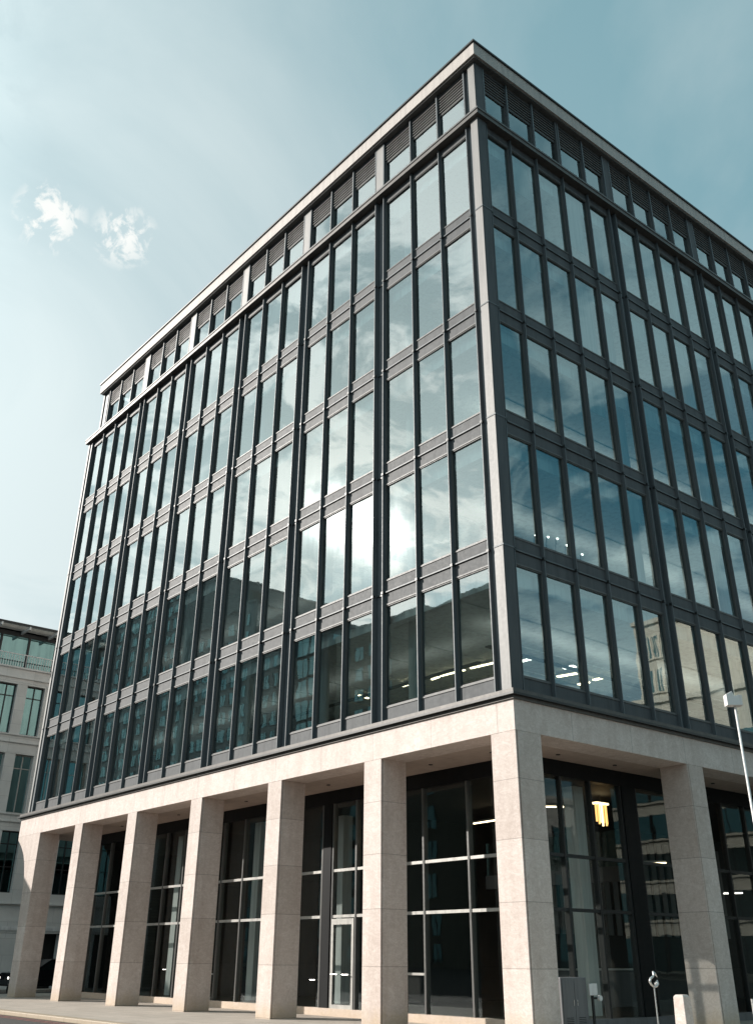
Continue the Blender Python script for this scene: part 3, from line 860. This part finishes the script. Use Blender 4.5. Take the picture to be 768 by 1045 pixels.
# ================================================================== buildings on the far sides of the streets (seen mirrored in the glass)
def block(name, label, x0, x1, y0, y1, h, face, mat='greystone', storey=3.8, pitch=3.2, wfrac=.6, group='buildings mirrored in the glass fronts', extra=None, glassy=False, fr='dark'):
    """face: the outward sides carrying windows, any of 'N' (+y), 'W' (-x), 'E' (+x), 'S' (-y)"""
    t = empty(name, label, 'building', group=group)
    mb = MB(); mb.box(x0, x1, y0, y1, -.12, h, mat)
    mb.box(x0 - .3, x1 + .3, y0 - .3, y1 + .3, h - .0, h + .5, fr if glassy else mat)
    mb.build('wall', t)
    mb = MB(); m2 = MB()
    ns = max(1, int((h - 4.5) / storey))
    for f in face:
        u0, u1 = (x0, x1) if f in 'NS' else (y0, y1)
        nw = max(1, int((u1 - u0 - 1) / pitch)); off = ((u1 - u0) - nw * pitch) / 2
        for k in range(ns + 1):
            zb = 4.5 + k * storey if k else .8
            zt = zb + storey * .66 if k else 3.6
            if k == 0: zb, zt = .6, 3.6
            else: zb = 4.5 + (k - 1) * storey + .5; zt = zb + storey * (.82 if glassy else .64)
            if zt > h - .4: continue
            for i in range(nw):
                a = u0 + off + i * pitch + pitch * (1 - wfrac) / 2; b = a + pitch * wfrac
                d0, d1 = .02, .14
                for (p, q, r, s_, mm) in ((a, b, zb, zt, None),):
                    def bx(p, q, r, s_, e0, e1, m, tgt):
                        if f == 'N': tgt.box(p, q, y1 + e0, y1 + e1, r, s_, m)
                        elif f == 'S': tgt.box(p, q, y0 - e1, y0 - e0, r, s_, m)
                        elif f == 'W': tgt.box(x0 - e1, x0 - e0, p, q, r, s_, m)
                        else: tgt.box(x1 + e0, x1 + e1, p, q, r, s_, m)
                    bx(a, b, zb, zt, .01, .03, 'farglass', mb)
                    bx(a - .12, a, zb - .1, zt + .1, .0, .12, fr, m2); bx(b, b + .12, zb - .1, zt + .1, .0, .12, fr, m2)
                    bx((a + b)/2 - .05, (a + b)/2 + .05, zb, zt, .03, .10, fr, m2)
                    bx(a - .2, b + .2, zb - .25, zb - .1, .0, .22, mat, m2)
    for o, nm in ((mb, 'window_rows'), (m2, 'window_frames')):
        if o.f: oo = o.build(nm, t)
    if extra: extra(t)
    return t
K_ = 1.8
def far(name, label, x0, x1, y0, y1, h, face, mat='greystone', storey=4.6, pitch=4.6, wfrac=.6, **kw):
    f = lambda x: -12 + (x + 12) * K_
    return block(name, label, f(x0), f(x1), y0 * K_, y1 * K_, 9 + (h - 9) * K_, face, mat, storey, pitch, wfrac, **kw)
# opposite row along the main street, mirrored in the long front
far('stone_apartment_building', 'long grey stone block with regular windows, mirrored near the far end of the long front', -215, -132, -90, -62, 62, 'N', 'greystone')
def chim(t):
    mb = MB(); mb.box(-201, -196, -118, -113, 80, 89, 'brick'); mb.build('chimney', t)
far('flat_roofed_building', 'flat roofed grey building with one chimney, mirrored in the middle of the long front', -131, -112, -90, -62, 51, 'N', 'greystone', extra=chim)
far('stone_terrace', 'lower grey building between two taller ones, mirrored in the long front', -111.5, -102.5, -90, -62.5, 47, 'N', 'greystone')
far('glass_corner_building', 'teal glass corner block mirrored in the lower windows of the long front', -102, -93.5, -90, -61, 43.2, 'NE', 'dark', 5, 5.0, .88, glassy=True)
far('brick_office_building', 'brown brick office block mirrored in the lower windows beside the second pillar', -93, -76, -88, -62, 41.5, 'NE', 'brick')
far('brick_warehouse', 'tall dark brown brick block mirrored in first floor windows of the corner bay', -80, -42, -85, -60.5, 39.5, 'NW', 'brick', 6.0, 13, .18)
# low wing whose shadow falls on the end pillar
block('brick_annexe', 'low brick annexe at the south end of the grey stone building', -52, -40.2, -11.2, -6.95, 9.9, 'NE', 'brick', group='buildings on the side street')
# east side, mirrored in the side front
block('cream_tower', 'cream stone tower with a grid of tall windows, mirrored in the side front', 45, 50.7, 78, 96, 37, 'S', 'cream', 4.0, 1.35, .62, fr='cream')
block('banded_office_building', 'low cream building with long dark window bands, mirrored beside the lamp post', 25, 48.5, 70, 77, 25.5, 'SW', 'cream', 3.6, 5.6, .94, fr='black')
block('cream_side_building', 'tall pale building with wide dark windows mirrored at the right edge of the side front', 36, 60, 97, 150, 33, 'WS', 'cream', 4.2, 5.0, .85)
block('grey_side_building', 'dark grey low building mirrored in lobby glass of the side front', 36, 60, 10, 51, 13, 'W', 'greystone')

# ================================================================== ground
mb = MB(); mb.poly([(-1500, -1500, -.12), (1500, -1500, -.12), (1500, 1500, -.12), (-1500, 1500, -.12)], 'asphalt')
struct(mb.build('road'))
mb = MB(); mb.poly([(-32.9, -4.2, 0), (8.7, -4.2, 0), (8.7, 60, 0), (-32.9, 60, 0)], 'paving')
struct(mb.build('pavement'))
mb = MB()
mb.box(-33.2, 9, -4.5, -4.2, -.12, .0, 'kerb'); mb.box(-33.2, -32.9, -4.2, 60, -.12, .0, 'kerb'); mb.box(8.7, 9, -4.2, 60, -.12, .0, 'kerb')
struct(mb.build('kerb', bevel=.02))
mb = MB(); mb.box(-39.98, -38.6, -7, 60, -.119, .0, 'paving'); struct(mb.build('side_street_pavement'))
mb = MB(); mb.poly([(-33.2, -4.78, -.116), (9.2, -4.78, -.116), (9.2, -4.66, -.116), (-33.2, -4.66, -.116)], 'redline')
mb.poly([(-33.2, -5.02, -.116), (9.2, -5.02, -.116), (9.2, -4.92, -.116), (-33.2, -4.92, -.116)], 'redline')
struct(mb.build('road_marking'))

# ================================================================== world: sky and clouds
W = bpy.data.worlds.new('World'); scene.world = W; W.use_nodes = True
nt = W.node_tree; nt.nodes.clear(); N = nt.nodes; Lk = nt.links
sky = N.new('ShaderNodeTexSky'); sky.sky_type = 'NISHITA'; sky.sun_disc = False
sky.sun_elevation = math.asin(SUN.z); sky.sun_rotation = math.atan2(SUN.x, SUN.y) % (2 * math.pi)
sky.air_density = 1.0; sky.dust_density = 2.2; sky.ozone_density = 1.0
tc = N.new('ShaderNodeTexCoord'); D = tc.outputs['Generated']
sp = N.new('ShaderNodeSeparateXYZ'); Lk.new(D, sp.inputs[0])
zc = val(nt, 'ADD', val(nt, 'MAXIMUM', sp.outputs[2], 0.0), .16)
cx = val(nt, 'DIVIDE', sp.outputs[0], zc); cy = val(nt, 'DIVIDE', sp.outputs[1], zc)
cbn = N.new('ShaderNodeCombineXYZ'); Lk.new(cx, cbn.inputs[0]); Lk.new(cy, cbn.inputs[1])
CP = cbn.outputs[0]
def dotdir(d):
    vm = N.new('ShaderNodeVectorMath'); vm.operation = 'DOT_PRODUCT'; Lk.new(D, vm.inputs[0]); vm.inputs[1].default_value = d
    return vm.outputs['Value']
sun_dot = dotdir(tuple(SUN))
# thin high veil everywhere, broken cumulus where the sun is
veil = ramp(nt, noise(nt, CP, 1.15, 8, .55, .6), [(.40, (0, 0, 0)), (.66, (1, 1, 1))])
thick = ramp(nt, noise(nt, CP, 5.0, 12, .62, .9), [(.45, (0, 0, 0)), (.55, (1, 1, 1))])
near = ramp(nt, val(nt, 'MULTIPLY_ADD', sun_dot, .5, .5), [(.84, (0, 0, 0)), (.91, (1, 1, 1))])
cov = val(nt, 'MULTIPLY', thick, near)
# right side: broad soft cloud over the other quarter of the sky (mirrored in the side front)
east = ramp(nt, val(nt, 'MULTIPLY_ADD', dotdir((.62, .74, .26)), .5, .5), [(.90, (0, 0, 0)), (.985, (1, 1, 1))])
thick2 = ramp(nt, noise(nt, CP, 3.0, 12, .62, .8), [(.46, (0, 0, 0)), (.55, (.95, .95, .95))])
cov = val(nt, 'MAXIMUM', cov, val(nt, 'MULTIPLY', thick2, east))
# the two small wisps upper left of the building
wn = noise(nt, D, 42.0, 9, .60, .5)
wisp = None
for d, c0 in (((-.752, .205, .632), .99962), ((-.728, .272, .630), .99972)):
    dd = Vector(d).normalized()
    mr = N.new('ShaderNodeMapRange'); mr.inputs[1].default_value = c0 - .00035; mr.inputs[2].default_value = c0 + .0003
    Lk.new(dotdir(tuple(dd)), mr.inputs[0]); m = mr.outputs[0]
    w = val(nt, 'MULTIPLY', m, ramp(nt, wn, [(.485, (0, 0, 0)), (.57, (1, 1, 1))]))
    wisp = w if wisp is None else val(nt, 'MAXIMUM', wisp, w)
glow = val(nt, 'POWER', val(nt, 'MAXIMUM', sun_dot, 0.0), 4)
core_g = val(nt, 'POWER', val(nt, 'MAXIMUM', sun_dot, 0.0), 90)
mixf = .78; bcol = mixc(nt, east, (1.55, 3.3, 3.75), (.22, 1.75, 2.35))
cl = mixc(nt, glow, (4.1, 5.7, 6.0), (16.5, 16.8, 16.3))
cl = mixc(nt, core_g, cl, (20., 19.5, 18.))
base = mixc(nt, mixf, sky.outputs[0], bcol)
haze = mixc(nt, glow, (5.3, 5.9, 5.95), (10.2, 12.2, 12.5))
low = N.new('ShaderNodeMapRange'); low.inputs[1].default_value = .86; low.inputs[2].default_value = .38
Lk.new(sp.outputs[2], low.inputs[0])
west = N.new('ShaderNodeMapRange'); west.inputs[1].default_value = .0; west.inputs[2].default_value = .62
Lk.new(sun_dot, west.inputs[0])
hz = val(nt, 'MULTIPLY_ADD', val(nt, 'MULTIPLY', low.outputs[0], west.outputs[0]), .56, val(nt, 'MULTIPLY_ADD', veil, .46, .03))
hz = val(nt, 'MINIMUM', val(nt, 'ADD', hz, val(nt, 'MULTIPLY', west.outputs[0], .10)), .95)
s1 = mixc(nt, hz, base, haze)
s2 = mixc(nt, val(nt, 'MULTIPLY', cov, .9), s1, cl)
s2 = mixc(nt, val(nt, 'MULTIPLY', wisp, .85), s2, (8.0, 8.0, 7.7))
bg = N.new('ShaderNodeBackground'); bg.inputs[1].default_value = .10
Lk.new(s2, bg.inputs[0])
wo = N.new('ShaderNodeOutputWorld'); Lk.new(bg.outputs[0], wo.inputs[0])

# sun
sl = bpy.data.lights.new('sun', 'SUN'); sl.energy = 5.0; sl.angle = R(.55); sl.color = (1, .94, .87)
so = bpy.data.objects.new('sun', sl); COL.objects.link(so)
so.rotation_euler = (-SUN).to_track_quat('-Z', 'Y').to_euler(); so.location = SUN * 100

# camera
cd = bpy.data.cameras.new('camera'); co = bpy.data.objects.new('camera', cd); COL.objects.link(co)
cd.sensor_fit = 'HORIZONTAL'; cd.sensor_width = 36; cd.lens = 975.97 * 36 / 768
cd.shift_y = -61.6 / 768; cd.clip_start = .1; cd.clip_end = 5000
mt = Matrix((CR, CU, -CF)).transposed().to_4x4(); mt.translation = CAM
co.matrix_world = mt
scene.camera = co

scene.view_settings.view_transform = 'Standard'; scene.view_settings.look = 'None'
scene.view_settings.exposure = 0.40; scene.view_settings.gamma = 1
scene.render.engine = 'CYCLES'
cy_ = scene.cycles
cy_.max_bounces = 9; cy_.diffuse_bounces = 4; cy_.glossy_bounces = 5; cy_.transmission_bounces = 4; cy_.transparent_max_bounces = 16
cy_.caustics_reflective = False; cy_.caustics_refractive = False; cy_.sample_clamp_indirect = 4
cy_.use_denoising = True
